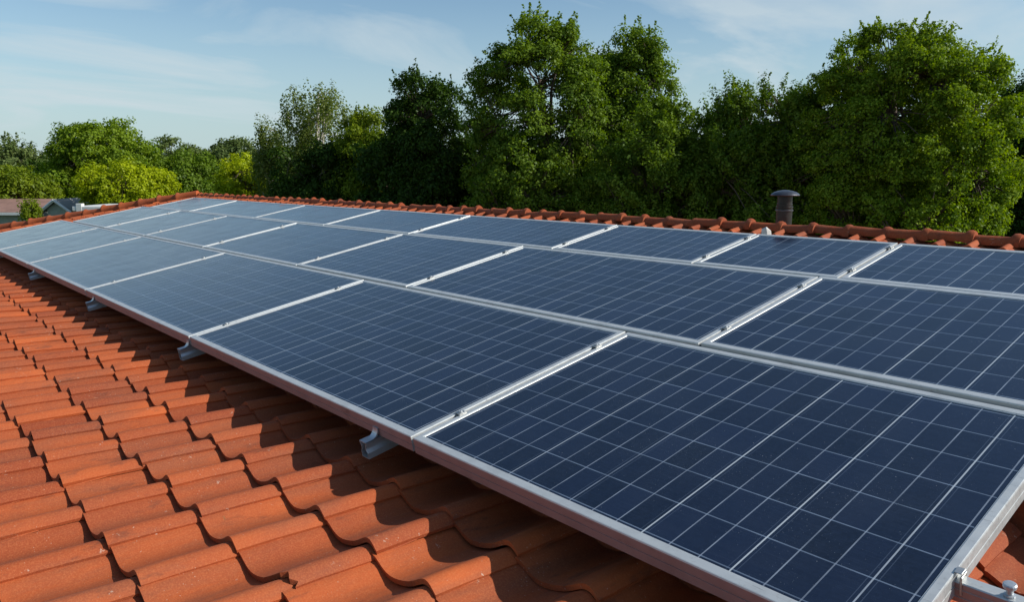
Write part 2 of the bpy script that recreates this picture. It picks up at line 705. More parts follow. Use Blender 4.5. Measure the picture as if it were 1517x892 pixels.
while v0 < 3.66:
    u0 = hip_u(v0) - 0.06
    u0 = math.floor(u0 / UW) * UW + 0.03
    while u0 < 1.6:
        ok = (u0 < -8.0) or (v0 > 2.05)
        # hidden under the middle of the array: only the margins are tiled in relief
        vis = v0 > 3.25 or u0 < -9.6 or u0 > -0.7
        if ok and vis and u0 > hip_u(v0 + UL) - 0.10:
            tile_mesh(roofb, P(u0, v0, UPH(v0)), eu, eva, ena, UW, UL, 0.036, 0.012,
                      (0.004, 0.006, 0.0025, 0.0026, 0.0026))
        u0 += UW
    v0 += UL
# boarding below the tiles, step between the two slopes, back slope and hip slope


def quad(b, *pts):
    b.add(pts, [tuple(range(len(pts)))])


dk = -0.035
EV = -2.2
quad(roofb, L(-16.5, EV, dk), L(1.75, EV, dk), L(1.75, .93, dk), L(-8.1, .93, dk), L(-8.1, .16, dk), L(-15.4, .16, dk))
quad(roofb, L(-8.1, .93, dk), L(1.75, .93, dk), P(1.75, 2.05, UPH(2.05) - .03), P(-8.1, 2.05, UPH(2.05) - .03))
quad(roofb, L(-14.2, .16, dk), L(-8.1, .16, dk), P(-8.1, 1.25, UPH(1.25) - .03), P(hip_u(1.25), 1.25, UPH(1.25) - .03))
quad(roofb, P(-8.1, 2.05, UPH(2.05) - .03), P(1.75, 2.05, UPH(2.05) - .03), P(1.75, 3.73, UPH(3.73) - .02), P(-8.1, 3.73, UPH(3.73) - .02))
quad(roofb, P(hip_u(1.25), 1.25, UPH(1.25) - .03), P(-8.1, 1.25, UPH(1.25) - .03), P(-8.1, 3.73, UPH(3.73) - .02), P(HIP_U, 3.73, UPH(3.73) - .02))
RP = P(0, 3.73, UPH(3.73))
rz, ry = RP.z, RP.y
BE = ry + 4.4
LE = L(0, EV, 0)
quad(roofb, (1.75, ry, rz), (1.75, BE, rz - 1.25), (-15.0, BE, rz - 1.25), (HIP_U, ry, rz))
quad(roofb, (HIP_U, ry, rz - .01), (-15.0, BE, rz - 1.25), (-16.6, LE.y, LE.z - .05), (-14.2, L(0, .16).y, L(0, .16).z - .03), tuple(P(hip_u(1.25), 1.25, UPH(1.25) - .03)))
roof = roofb.build('roof', M_TILE, house, smooth=False, tint=True, origin=HO)
# smooth shading with sharp tile edges
me = roof.data
me.polygons.foreach_set('use_smooth', [True] * len(me.polygons))
me.set_sharp_from_angle(angle=R(38))

wb = MB()
zt = L(0, -1.9, 0).z - 0.18
wb.box((-7.2, (LE.y + 0.5 + BE - 0.4) / 2, zt / 2), (17.4, BE - 0.4 - LE.y - 0.5, zt))
w_ = wb.build('wall', M_WALL, house, origin=HO)
gb = MB()
gb.tube([(-16.4, LE.y - 0.06, LE.z - 0.04), (1.7, LE.y - 0.06, LE.z - 0.04)], 0.06, 10)
gb.build('gutter', M_RAIL, house, origin=HO)


def cap_tile(p0, p1, r0, r1, col_r, up, mat_tint):
    """half-round ridge tile from p0 to p1 with a raised collar at p0"""
    b = MB()
    d = (p1 - p0)
    ln = d.length
    d.normalize()
    side = d.cross(up).normalized()
    upv = side.cross(d).normalized()
    n = 12
    st = [(0.0, col_r * .90, 0), (0.012, col_r, 0), (0.030, col_r * .97, 0), (0.045, r0 * 1.01, 0), (0.5 * ln, (r0 + r1) / 2, 0), (ln * 1.02, r1, 0)]
    vs, fs = [], []
    for (s, r, _) in st:
        for k in range(n + 1):
            t = math.pi * (k / n) * 1.16 - math.pi * 0.08
            pk = 1.0 + (0.10 * math.exp(-((k / n - .5) / .22) ** 2) if s < 0.04 else 0)
            vs.append(p0 + d * s + side * (math.cos(t) * r) + upv * (math.sin(t) * r * pk))
    m_ = n + 1
    for i in range(len(st) - 1):
        for k in range(n):
            fs.append((i * m_ + k, i * m_ + k + 1, (i + 1) * m_ + k + 1, (i + 1) * m_ + k))
    # closed noses with the clay's thickness
    fs.append(tuple(range(m_)))
    fs.append(tuple(range((len(st) - 1) * m_, len(st) * m_))[::-1])
    b.add(vs, fs, mat_tint)
    return b


u = 1.6
RPH = UPH(3.70) + 0.024
while u > HIP_U:
    ln = 0.186
    j = RNG.normal(0, 0.0055, 4)
    b = cap_tile(P(u, 3.705 + j[0], RPH + j[1]), P(u - ln, 3.705 + j[2], RPH + j[3]), 0.032 + RNG.normal(0, .0012), 0.034, 0.043 + RNG.normal(0, .002),
                 Vector((0, 0, 1)), float(np.clip(RNG.normal(.28, .2), 0, 1)))
    o = b.build('ridge_tile', M_TILE, roof, smooth=True, tint=True, origin=HO)
    o.data.set_sharp_from_angle(angle=R(50))
    u -= ln
n_h = 13
pa = P(HIP_U - 0.02, HIP_V, UPH(HIP_V) + 0.035)
pb = P(hip_u(1.18), 1.18, UPH(1.18) + 0.035)
for k in range(n_h):
    j = Vector(RNG.normal(0, 0.010, 3))
    p0 = pb.lerp(pa, k / n_h) + j
    p1 = pb.lerp(pa, (k + 1) / n_h) + Vector(RNG.normal(0, 0.008, 3))
    b = cap_tile(p0, p1, 0.068, 0.058, 0.078, Vector((0, 0, 1)), float(np.clip(RNG.normal(.62, .2), 0, 1)))
    o = b.build('hip_tile', M_TILE, roof, smooth=True, tint=True, origin=HO)
    o.data.set_sharp_from_angle(angle=R(50))

# broken mortar by the ridge
b = MB()
pm = P(-2.155, 3.585, -0.006)
vs = [(-.020, -.012, -.015), (.018, -.014, -.015), (.024, .016, -.015), (-.016, .018, -.015), (-.022, -.010, .020), (.010, -.016, .026), (.022, .012, .012), (-.010, .014, .030), (0, 0, .034)]
b.add([pm + Vector(v) for v in vs], [(0, 3, 2, 1), (0, 1, 5, 4), (1, 2, 6, 5), (2, 3, 7, 6), (3, 0, 4, 7), (4, 5, 8), (5, 6, 8), (6, 7, 8), (7, 4, 8)])
tag(b.build('mortar_lump', M_MORTAR, roof, origin=HO), 'pale broken lump of mortar')

# flue with cowl behind the ridge
fp = P(-2.245, 3.93, 0)
pz = fp.z - 0.165
vent = MB()
vent.lathe((fp.x, fp.y, pz), [(.044, -.25), (.044, .213), (.047, .215), (.047, .222), (.043, .224), (.043, .238), (.041, .240), (.041, .285)], 28)
vp = vent.build('vent_pipe', M_PIPE, house, smooth=True, origin=HO)
vp.data.set_sharp_from_angle(angle=R(40))
cw = MB()
cw.lathe((fp.x, fp.y, pz), [(.040, .286), (.078, .284), (.080, .287), (.074, .295), (.060, .304), (.040, .311), (.016, .315), (.003, .316)], 32)
c_ = cw.build('cowl', M_CAP, vp, smooth=True, origin=HO)
c_.data.set_sharp_from_angle(angle=R(50))
rg = MB()
rg.lathe((fp.x, fp.y, pz), [(.0448, .196), (.0485, .198), (.0485, .204), (.0448, .206)], 28)
rg.build('collar', M_CAP, vp, smooth=False, origin=HO)

# ------------------------------------------------------------------ solar panels
ROWS = [
    ('bottom', 1.055, 2.058, [-0.44, -1.845, -3.77, -5.82, -7.91, -9.55, -11.44], 7, 0.0),
    ('middle', 2.075, 2.933, [-0.44, -1.525, -3.37, -4.665, -6.36, -7.955, -9.41, -10.90], 6, 0.004),
    ('top', 2.951, 3.535, [-0.44, -1.45, -2.175, -3.145, -4.625, -5.915, -7.37, -9.17, -10.66], 5, 0.002),
]
ORD = ['', 'second', 'third', 'fourth', 'fifth', 'sixth', 'seventh', 'eighth']
FW = 0.030          # frame face width


KX = 0.74           # the side bars are slimmer than the long ones


def panel_frame(w, h):
    """profile swept round the rectangle with mitred corners; local x along u, y up the slope, z out"""
    # (inset from the outer edge, height)
    prof = [(0.0, -.050), (0.0, -.0285), (0.0018, -.0280), (0.0018, -.0255), (0.0, -.0250), (0.0, -.0035),
            (0.0012, -.0006), (0.0032, 0.0), (FW - .0055, 0.0), (FW - .0050, -.0012), (FW - .0018, -.0014), (FW, -.0030), (FW, -.030), (FW + .010, -.031), (FW + .010, -.050)]
    b = MB()
    n = len(prof)
    vs, fs = [], []
    for (sx, sy) in ((-1, -1), (1, -1), (1, 1), (-1, 1)):
        for (i, z) in prof:
            vs.append((sx * (w / 2 - i * KX), sy * (h / 2 - i), z))
    for c in range(4):
        c2 = (c + 1) % 4
        for k in range(n):
            k2 = (k + 1) % n
            fs.append((c * n + k, c2 * n + k, c2 * n + k2, c * n + k2))
    b.add(vs, fs)
    return b


def panel_glass(w, h, nc, nr, name, parent):
    x, y = w / 2 - FW * KX + .001, h / 2 - FW + .001
    nx, ny = 24, 12
    vs, fs, uvs = [], [], []
    ph = RNG.random(3) * 6
    for j in range(ny + 1):
        for i in range(nx + 1):
            a, c = i / nx, j / ny
            z = -.0036 - 0.0011 * math.sin(math.pi * a) * math.sin(math.pi * c) * (1 + .4 * math.sin(5 * a + ph[0]))
            vs.append((-x + 2 * x * a, -y + 2 * y * c, z))
    for j in range(ny):
        for i in range(nx):
            q = j * (nx + 1) + i
            fs.append((q, q + 1, q + nx + 2, q + nx + 1))
    me = bpy.data.meshes.new(name)
    me.from_pydata(vs, [], fs)
    uvl = me.uv_layers.new(name='UVMap')
    mx, my = 0.012, 0.010            # dark margin inside the frame
    co = np.array(vs)
    lu = (co[:, 0] + x - mx) / (2 * x - 2 * mx) * nc
    lv = (co[:, 1] + y - my) / (2 * y - 2 * my) * nr
    idx = np.zeros(len(me.loops), np.int32)
    me.loops.foreach_get('vertex_index', idx)
    uvl.data.foreach_set('uv', np.stack([lu[idx], lv[idx]], 1).ravel().astype(np.float32))
    me.polygons.foreach_set('use_smooth', [True] * len(me.polygons))
    me.materials.append(M_CELL)
    o = bpy.data.objects.new(name, me)
    COL.objects.link(o)
    o.parent = parent
    return o


def orient(o, loc):
    o.matrix_world = Matrix.Translation(loc) @ MP.to_4x4()


GAP = 0.006
for (rn, va, vb, ed, nr, dh) in ROWS:
    for i in range(len(ed) - 1):
        u1, u0 = ed[i] - (GAP if i else 0), ed[i + 1] + GAP
        w, h = u1 - u0, vb - va
        pos = ('rightmost' if i == 0 else 'leftmost' if i == len(ed) - 2 else ORD[i] + ' from the right')
        lab = 'dark blue framed solar panel, %s in the %s row' % (pos, rn)
        t = thing('solar_panel', lab, 'solar panel', (0, 0, 0), 'solar panels on the roof')
        jz = RNG.normal(0, 0.0012, 3)
        orient(t, P((u0 + u1) / 2, (va + vb) / 2 + jz[0], dh + jz[1]))
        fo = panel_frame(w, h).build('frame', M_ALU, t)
        fo.data.materials.append(M_FRONT_SHADE)
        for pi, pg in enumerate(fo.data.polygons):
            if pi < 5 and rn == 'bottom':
                pg.material_index = 1  # front face only: shade and tile reflection put into its colour
        panel_glass(w, h, max(8, round(w / (0.088 if i else 0.0785))), nr, 'glass', t)
        bk = MB()
        bk.box((0, 0, -.012), (w - 2 * FW - .002, h - 2 * FW - .002, .003))
        bk.build('backsheet', M_BACK, t)

# clamps on the seams
NUM = ['first', 'second', 'third', 'fourth', 'fifth', 'sixth', 'seventh']
clamp_proto = None
for (rn, va, vb, ed, nr, dh) in ROWS:
    for i in range(1, len(ed) - 1):
        for end, fr in (('lower', 0.19), ('upper', 0.83)):
            if rn == 'top' and i > 4:
                continue
            lab = 'small grey clamp, %s one on the %s seam from the right, %s panel row' % (end, NUM[i - 1], rn)
            t = thing('panel_clamp', lab, 'clamp', (0, 0, 0), 'clamps on the panel seams')
            orient(t, P(ed[i], va + (vb - va) * fr, dh + 0.001))
            if clamp_proto is None:
                b = MB()
                b.box((0, 0, .0022), (.027, .026, .003), None, .0008)
                b.box((-.0105, 0, .0005), (.006, .030, .004))
                b.box((.0105, 0, .0005), (.006, .030, .004))
                pl = b.build('plate', M_CLAMP, t)
                b = MB()
                b.lathe((0, 0, .0037), [(.0065, 0), (.0065, .004), (.0055, .005), (.003, .005), (.0028, .003)], 12)
                bo = b.build('bolt', M_RAIL, t)
                clamp_proto = (pl, bo)
            else:
                for q in clamp_proto:
                    c = q.copy()
                    COL.objects.link(c)
                    c.parent = t


# rails running up the slope below the panels, ends showing under the front edge
def rail_profile_obj(length, name, parent, wall=.0028):
    """open hat rail, local y along the rail (0 at its lower end), z up"""
    out = [(-.019, 0), (-.019, -.006), (-.013, -.019), (-.013, -.026), (-.020, -.038), (-.020, -.058), (.020, -.058), (.020, -.038), (.013, -.026), (.013, -.019), (.019, -.006), (.019, 0)]
    inn = [(.019 - wall, -.0028), (.019 - wall, -.006), (.013 - wall, -.0185), (.013 - wall, -.0265), (.020 - wall, -.0385), (.020 - wall, -.058 + wall), (-.020 + wall, -.058 + wall), (-.020 + wall, -.0385), (-.013 + wall, -.0265), (-.013 + wall, -.0185), (-.019 + wall, -.006), (-.019 + wall, -.0028)]
    loop = out + inn
    n = len(loop)
    vs = [(x, 0, z) for x, z in loop] + [(x, length, z) for x, z in loop]
    fs = [(k, (k + 1) % n, n + (k + 1) % n, n + k) for k in range(n)]
    m = len(out)
    for s in (0, n):
        for k in range(m - 1):
            a, b2, c, d = k, k + 1, n - 2 - k, n - 1 - k
            fs.append((a + s, d + s, c + s, b2 + s) if s == 0 else (a + s, b2 + s, c + s, d + s))
        fs.append((s, s + m - 1, s + m, s + n - 1) if s == 0 else (s, s + n - 1, s + m, s + m - 1))
    # closing the slot so that the top reads as a plate
    b = MB()
    b.add(vs, fs)
    b.box((0, length / 2, -.0014), (.038, length - .001, .0026))
    return b.build(name, M_RAIL, parent)


RL = ['rail end below the second panel from the right, nearest under the front edge',
      'rail end below the third panel from the right, bottom row',
      'rail end below the fourth panel from the right, bottom row',
      'tiny rail end below the fifth panel from the right, bottom row',
      'farthest rail end below the left end of the bottom row']
for k, ur in enumerate([-2.06, -3.80, -5.62, -7.62, -9.75]):
    t = thing('mounting_rail', 'galvanised ' + RL[k], 'mounting rail', (0, 0, 0), 'rails carrying the panels')
    orient(t, P(ur, 1.000, -0.0515))
    rail_profile_obj(1.0, 'rail_profile', t)
    # hook bent up round the frame's foot
    b = MB()
    pts = []
    for q in range(9):
        a = R(200 - q * 26)
        pts.append((.013, .058 - .016 + .016 * math.cos(a) * -1, .006 + .016 * math.sin(a)))
    arc = []
    for q in range(10):
        a = math.pi * 0.5 * q / 9
        arc.append((.021 + .030 * math.sin(a), .030 - .030 * math.cos(a)))
    for (ya, za), (yb, zb) in zip(arc[:-1], arc[1:]):
        ny, nz_ = (zb - za), -(yb - ya)
        l_ = math.hypot(ny, nz_)
        ny, nz_ = ny / l_ * .005, nz_ / l_ * .005
        x0, x1 = -.010, .019
        b.add([(x0, ya, za), (x1, ya, za), (x1, yb, zb), (x0, yb, zb), (x0, ya + ny, za + nz_), (x1, ya + ny, za + nz_), (x1, yb + ny, zb + nz_), (x0, yb + ny, zb + nz_)],
              [(0, 1, 2, 3), (7, 6, 5, 4), (0, 4, 5, 1), (2, 6, 7, 3), (1, 5, 6, 2), (0, 3, 7, 4)])
    b.build('hook_clip', M_RAIL, t)

# cross rail sticking out at the right end with its bolt and end clamp
t = thing('cross_rail', 'grey cross rail with a bolt sticking out past the right end of the panels', 'mounting rail', (0, 0, 0))
orient(t, P(-0.415, 1.335, -0.018))
b = MB()
b.box((0.26 - .02, 0, -.0225), (0.56, .028, .045), None, .002)
b.box((0.26 - .02, -.0145, -.016), (0.56, .002, .003))
b.box((0.26 - .02, -.0145, -.033), (0.56, .002, .003))
ro = b.build('rail_profile', M_ALU, t)
ro.data.materials.append(M_FRONT_SHADE)
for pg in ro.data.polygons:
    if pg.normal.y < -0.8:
        pg.material_index = 1  # same painted shade tone on the rail's front face
b = MB()
b.lathe((.060, 0, .0005), [(.0095, 0), (.0095, .003), (.006, .004), (.006, .016), (.0105, .017), (.0115, .020), (.0115, .024), (.0095, .026), (.005, .0265)], 14)
b.build('bolt', M_RAIL, t)
b = MB()
b.box((-.014, -.004, -.006), (.004, .026, .040), None, .0008)
b.box((-.020, -.004, .0195), (.014, .020, .002), None, .0006)
b.build('end_clamp', M_CLAMP, t)


# ------------------------------------------------------------------ trees
LEAF = {
    'mid': leaf_material('leaf_mid_green', (0.070, 0.130, 0.012), (0.210, 0.300, 0.032), 0.40),
    'bright': leaf_material('leaf_bright_green', (0.095, 0.170, 0.010), (0.270, 0.360, 0.030), 0.42),
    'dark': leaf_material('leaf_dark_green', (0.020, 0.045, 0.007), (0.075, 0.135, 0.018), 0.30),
    'yellow': leaf_material('leaf_yellow_green', (0.24, 0.31, 0.010), (0.49, 0.55, 0.018), 0.42),
    'lime': leaf_material('leaf_lime_green', (0.100, 0.155, 0.010), (0.250, 0.310, 0.022), 0.42),
    'birch': leaf_material('leaf_birch_green', (0.105, 0.150, 0.028), (0.230, 0.270, 0.060), 0.42),
    'far': leaf_material('leaf_far_green', (0.085, 0.130, 0.036), (0.170, 0.215, 0.060), 0.32),
}


def leaf_mesh(name, C, Nn, size, tint, mat, parent, origin):
    n = len(C)
    rnd = RNG.normal(0, 1, (n, 3))
    T = np.cross(Nn, rnd)
    T /= np.linalg.norm(T, axis=1, keepdims=True) + 1e-9
    B = np.cross(Nn, T)
    s = size[:, None]
    V = np.empty((n, 4, 3))
    V[:, 0] = C - T * s * .5
    V[:, 1] = C + B * s * .36 + Nn * s * .10
    V[:, 2] = C + T * s * .5 - Nn * s * .06
    V[:, 3] = C - B * s * .36 + Nn * s * .10
    V = V.reshape(-1, 3) - np.array(origin)
    me = bpy.data.meshes.new(name)
    me.vertices.add(n * 4)
    me.vertices.foreach_set('co', V.ravel().astype(np.float32))
    me.loops.add(n * 4)
    me.loops.foreach_set('vertex_index', np.arange(n * 4, dtype=np.int32))
    me.polygons.add(n)
    me.polygons.foreach_set('loop_start', np.arange(0, n * 4, 4, dtype=np.int32))
    me.polygons.foreach_set('loop_total', np.full(n, 4, np.int32))
    a = me.attributes.new('tint', 'FLOAT', 'POINT')
    a.data.foreach_set('value', np.repeat(tint, 4).astype(np.float32))
    me.materials.append(mat)
    me.update()
    me.validate()
    o = bpy.data.objects.new(name, me)
    COL.objects.link(o)
    o.parent = parent
    return o


def unit(n):
    v = RNG.normal(0, 1, (n, 3))
    return v / np.linalg.norm(v, axis=1, keepdims=True)


def tree(name, label, px, top, hw, D, leaf, low=345, style='broad', group='trees behind the house',
         dens=1.0, seed=0, cat='tree', lump=0.28, bark=None, leafpx=3.8, clpx=15, depth=0.9, shoots=0.0, bough=2.3):
    """trunk, limbs and a crown of small leaves gathered in clumps.
    px/top/hw/low: where its crown stands in the photo (columns and rows), D: distance in metres"""
    global RNG
    RNG = np.random.default_rng(1000 + seed)
    g = spot(px, D)
    m_px = D / 1144.0                      # metres per photo pixel at that distance
    zt_, zb_ = zat(top, D), max(zat(low, D), 0.3)
    rx, rz_ = hw * m_px, (zt_ - zb_) / 2
    cz = (zt_ + zb_) / 2
    root = thing(name, label, cat, tuple(g), group)
    rc = clpx * m_px * .95                       # clump radius
    # lumps of the outline
    nb = 16
    bd, bs = unit(nb), RNG.uniform(-1, 1, nb)
    area = math.pi * hw * (rz_ / m_px)
    bpx = clpx * bough                     # boughs carry the clumps
    nbo = max(12, int(dens * area / bpx ** 2 * 2.3))
    d = unit(nbo)
    lum = np.zeros(nbo)
    for k in range(nb):
        lum += bs[k] * np.exp(-(1 - d @ bd[k]) / 0.10)
    rr = (1 + lump * lum) * np.where(RNG.random(nbo) < .75, RNG.uniform(.80, 1.0, nbo), RNG.uniform(.2, .8, nbo))
    zz = d[:, 2]
    prof = np.ones(nbo)
    if style == 'cone':
        prof = np.clip(1.15 - 0.62 * (zz + 1) / 2 * 1.25, 0.22, 1.2)
    elif style == 'hedge':
        prof = 1.0 + 0.25 * (1 - np.abs(zz)) + 0.15 * (zz < 0)
    elif style == 'dome':
        prof = np.where(zz < 0, 1.0 + 0.10 * -zz, 1.0)
    if style in ('cone', 'hedge', 'dome', 'broad'):
        hh = np.hypot(d[:, 0], d[:, 1])
        hx = hh ** .72 / (hh + 1e-6)
        d = np.stack([d[:, 0] * hx, d[:, 1] * hx, zz], 1)
    rb = bpx * m_px
    bc = np.stack([d[:, 0] * rr * (rx - rb * .75) * prof, d[:, 1] * rr * (rx * depth) * prof, d[:, 2] * rr * (rz_ - rb * .7)], 1)
    ncb = max(5, int(bough ** 2 * 2.6))
    bdir = unit(nbo * ncb) * np.array([1, 1, .75])
    outw = bc / (np.linalg.norm(bc, axis=1, keepdims=True) + 1e-6)
    bdir += outw.repeat(ncb, 0) * .45 + np.array([0, 0, .25])
    bdir /= np.linalg.norm(bdir, axis=1, keepdims=True)
    rb_i = rb * RNG.uniform(.6, 1.25, nbo)
    c = bc.repeat(ncb, 0) + bdir * (rb_i.repeat(ncb) * RNG.uniform(.55, 1.0, nbo * ncb))[:, None]
    ncl = len(c)
    btint = RNG.normal(0, .12, nbo).repeat(ncb)
    # keep the crown the right way round for its place: local x across the view
    th = math.atan2(RGT.y, RGT.x)
    ct, st = math.cos(th), math.sin(th)
    cw = np.stack([c[:, 0] * ct - c[:, 1] * st, c[:, 0] * st + c[:, 1] * ct, c[:, 2]], 1)
    cen = np.array([g.x, g.y, cz])
    cl = cw + cen
    # leaves
    lw = leafpx * m_px
    nl = int(66 * (clpx / 15) ** 2 * (4.4 / leafpx) ** 1.6)
    if style == 'birch':
        nl = int(nl * 0.75)
    dirs = unit(ncl * nl)
    rad = RNG.random(ncl * nl) ** 0.30
    off = dirs * rad[:, None] * rc * RNG.uniform(.65, 1.25, ncl).repeat(nl)[:, None]
    bw = np.stack([bdir[:, 0] * ct - bdir[:, 1] * st, bdir[:, 0] * st + bdir[:, 1] * ct, bdir[:, 2]], 1)
    ow = cw / (np.linalg.norm(cw, axis=1, keepdims=True) + 1e-6)
    ow = ow * .4 + bw * .6
    OWr = ow.repeat(nl, 0)
    if style == 'birch':
        off[:, :2] *= 0.55
        off[:, 2] = off[:, 2] * 1.9 - 0.3 * rc
    elif style == 'hedge':
        # sprays that reach out and up from the clump
        tdir = ow * np.array([.8, .8, .35]) + np.array([0, 0, .55]) + RNG.normal(0, .25, (ncl, 3))
        tdir /= np.linalg.norm(tdir, axis=1, keepdims=True)
        al = (off * tdir.repeat(nl, 0)).sum(1, keepdims=True)
        off = off * 0.55 + tdir.repeat(nl, 0) * al * 1.25
    else:
        off[:, 2] *= 0.72
    pos = cl.repeat(nl, 0) + off
    if shoots:
        # young shoots standing out of the top of the outline
        ns = int(shoots)
        idx = np.argsort(-(c[:, 2] + 0.25 * RNG.normal(0, rz_, ncl)))[:ns]
        m = 26
        tt = RNG.random((ns, m))
        dr = ow[idx] * np.array([.7, .7, .3]) + np.array([0, 0, .9]) + RNG.normal(0, .3, (ns, 3))
        dr /= np.linalg.norm(dr, axis=1, keepdims=True)
        sp = cl[idx][:, None, :] + dr[:, None, :] * (tt * rc * 1.7)[:, :, None] + RNG.normal(0, 1, (ns, m, 3)) * (rc * .20 * (1.1 - tt))[:, :, None]
        pos = np.concatenate([pos, sp.reshape(-1, 3)])
        dirs = np.concatenate([dirs, unit(ns * m)])
        OWr = np.concatenate([OWr, ow[idx].repeat(m, 0)])
        clt = np.concatenate([(btint + RNG.normal(0, .12, ncl)).repeat(nl), np.full(ns * m, .15)])
    else:
        clt = (btint + RNG.normal(0, .12, ncl)).repeat(nl)
    n = len(pos)
    Nn = dirs * .85 + OWr * .25 + np.array([0, 0, .35]) + RNG.normal(0, .42, (n, 3))
    Nn /= np.linalg.norm(Nn, axis=1, keepdims=True)
    tint = np.clip(.45 + clt + RNG.normal(0, .20, n), 0, 1)
    size = lw * RNG.uniform(.7, 1.35, n)
    leaf_mesh('crown', pos, Nn, size, tint, LEAF[leaf], root, g)
    # wood
    b = MB()
    r0 = max(0.05, 0.032 * (zt_))
    if style == 'birch':
        r0 *= .8
    tz = cz + rz_ * (.55 if style != 'birch' else .8)
    tp = []
    for k in range(8):
        f = k / 7
        tp.append(g + Vector((math.sin(f * 3 + seed) * .12 * rx, math.cos(f * 2.3 + seed) * .12 * rx, -0.1 + f * (tz + .1))))
    b.tube(tp, [r0 * (1 - .78 * k / 7) for k in range(8)], 9)
    nlimb = 16 if style != 'birch' else 22
    idx = RNG.choice(ncl, min(nlimb, ncl), replace=False)
    limb_pts = [np.array(p) for p in tp]
    for i in idx:
        e = Vector(cl[i])
        f = np.clip((e.z - 0.35 * (e - g).length * .8) / tz, .25, .92)
        kk = int(f * 6)
        s = tp[kk].lerp(tp[kk + 1], f * 6 - kk)
        md = s.lerp(e, .5) + Vector((0, 0, .10 * (e - s).length)) + Vector(RNG.normal(0, .05 * rx, 3))
        q1, q3 = s.lerp(md, .5) + Vector(RNG.normal(0, .02 * rx, 3)), md.lerp(e, .55) + Vector(RNG.normal(0, .03 * rx, 3))
        rs = r0 * (.42 if style != 'birch' else .62) * (1 - .5 * f)
        b.tube([s, q1, md, q3, e], [rs, rs * .8, rs * .58, rs * .36, rs * .12], 6)
        limb_pts += [np.array(q1), np.array(md), np.array(q3)]
    LP = np.array(limb_pts)
    for i in RNG.choice(ncl, int(ncl * .35), replace=False):
        dd = np.linalg.norm(LP - cl[i], axis=1)
        s = Vector(LP[dd.argmin()])
        e = Vector(cl[i])
        md = s.lerp(e, .5) + Vector((0, 0, .06 * (e - s).length))
        rt = max(r0 * .05, 0.25 * m_px)
        b.tube([s, md, e], [rt * 1.4, rt, rt * .5], 4, caps=False)
    print('TREE', px, n)
    b.build('trunk', bark or M_BARK, root, smooth=True, origin=g)
    return root


G1 = 'trees behind the ridge'
G2 = 'distant trees on the left'
tree('broadleaf_tree', 'tall bright green round tree at the right, beyond the flue', 1335, 40, 160, 17, 'bright', 440, 'broad', G1, 1.25, 1, clpx=12, shoots=120, lump=.15)
tree('broadleaf_tree', 'dark green tree cut by the right edge of the photo', 1540, 100, 95, 20, 'dark', 420, 'broad', G1, 1.1, 2, shoots=20)
tree('broadleaf_tree', 'tallest broad green tree, standing right of the dark rounded tree', 800, 32, 120, 23, 'mid', 440, 'dome', G1, 1.0, 50, clpx=13, shoots=90, lump=.08, bough=2.1)
tree('broadleaf_tree', 'green tree leaning on the right side of the tallest tree', 918, 58, 86, 24, 'mid', 440, 'broad', G1, 1.2, 4, clpx=13, shoots=40, lump=.15)
tree('broadleaf_tree', 'feathery green tree in front of the tallest tree, its right side', 965, 150, 92, 20, 'mid', 430, 'hedge', G1, 1.0, 5, clpx=12, shoots=70)
tree('broadleaf_tree', 'green hedge like tree touching the left side of the bright round tree', 1165, 112, 74, 19, 'mid', 440, 'hedge', G1, 1.1, 6, clpx=13, shoots=60)
tree('broadleaf_tree', 'green hedge like tree left behind the flue, with a low crown', 1065, 134, 72, 19.5, 'mid', 440, 'hedge', G1, 1.2, 7, clpx=14, shoots=60)
tree('broadleaf_tree', 'dark rounded tree left of the tallest tree', 636, 112, 78, 26, 'dark', 420, 'dome', G1, 1.1, 8, clpx=13, shoots=40, lump=.10)
tree('broadleaf_tree', 'light green tree between the birch and the dark rounded tree', 548, 152, 54, 31, 'lime', 400, 'broad', G1, 1.2, 9, shoots=40)
tree('birch_tree', 'airy birch with white stems rising over the far roof end', 468, 124, 66, 33, 'birch', 330, 'birch', G1, .42, 10, bark=M_BIRCH, clpx=13, leafpx=3.4, lump=.40)
tree('birch_tree', 'small drooping birch at the left foot of the tall birch', 408, 180, 36, 36, 'birch', 330, 'birch', G1, .9, 11, bark=M_BIRCH, clpx=12, leafpx=3.4)
tree('broadleaf_shrub', 'dark shrub below the birch', 478, 198, 74, 32, 'dark', 400, 'dome', G1, 1.2, 12, cat='shrub')
# the dark row that closes the view under the crowns
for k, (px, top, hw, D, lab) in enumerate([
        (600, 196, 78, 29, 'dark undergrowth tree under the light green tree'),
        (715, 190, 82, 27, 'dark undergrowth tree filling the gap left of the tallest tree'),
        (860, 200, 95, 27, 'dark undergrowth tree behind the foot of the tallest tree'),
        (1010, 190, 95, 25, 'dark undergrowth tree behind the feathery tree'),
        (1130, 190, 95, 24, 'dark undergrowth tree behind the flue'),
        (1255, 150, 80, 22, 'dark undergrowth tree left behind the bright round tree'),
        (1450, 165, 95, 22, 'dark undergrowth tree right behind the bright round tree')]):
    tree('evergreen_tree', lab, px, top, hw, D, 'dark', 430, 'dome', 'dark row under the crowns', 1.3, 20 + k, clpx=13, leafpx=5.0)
tree('broadleaf_tree', 'broad rounded tree, largest on the far left', 156, 174, 86, 46, 'bright', 330, 'dome', G2, 1.2, 30, clpx=10, leafpx=3.6, lump=.22)
tree('broadleaf_shrub', 'yellow green rounded bush in front of the broad left tree', 186, 236, 70, 36, 'yellow', 330, 'dome', G2, 1.3, 31, cat='shrub', clpx=9, leafpx=3.4, lump=.15)
tree('broadleaf_shrub', 'green bush at the left edge behind the brown roof', 30, 246, 48, 40, 'lime', 320, 'dome', G2, 1.3, 32, cat='shrub', clpx=9, leafpx=3.6)
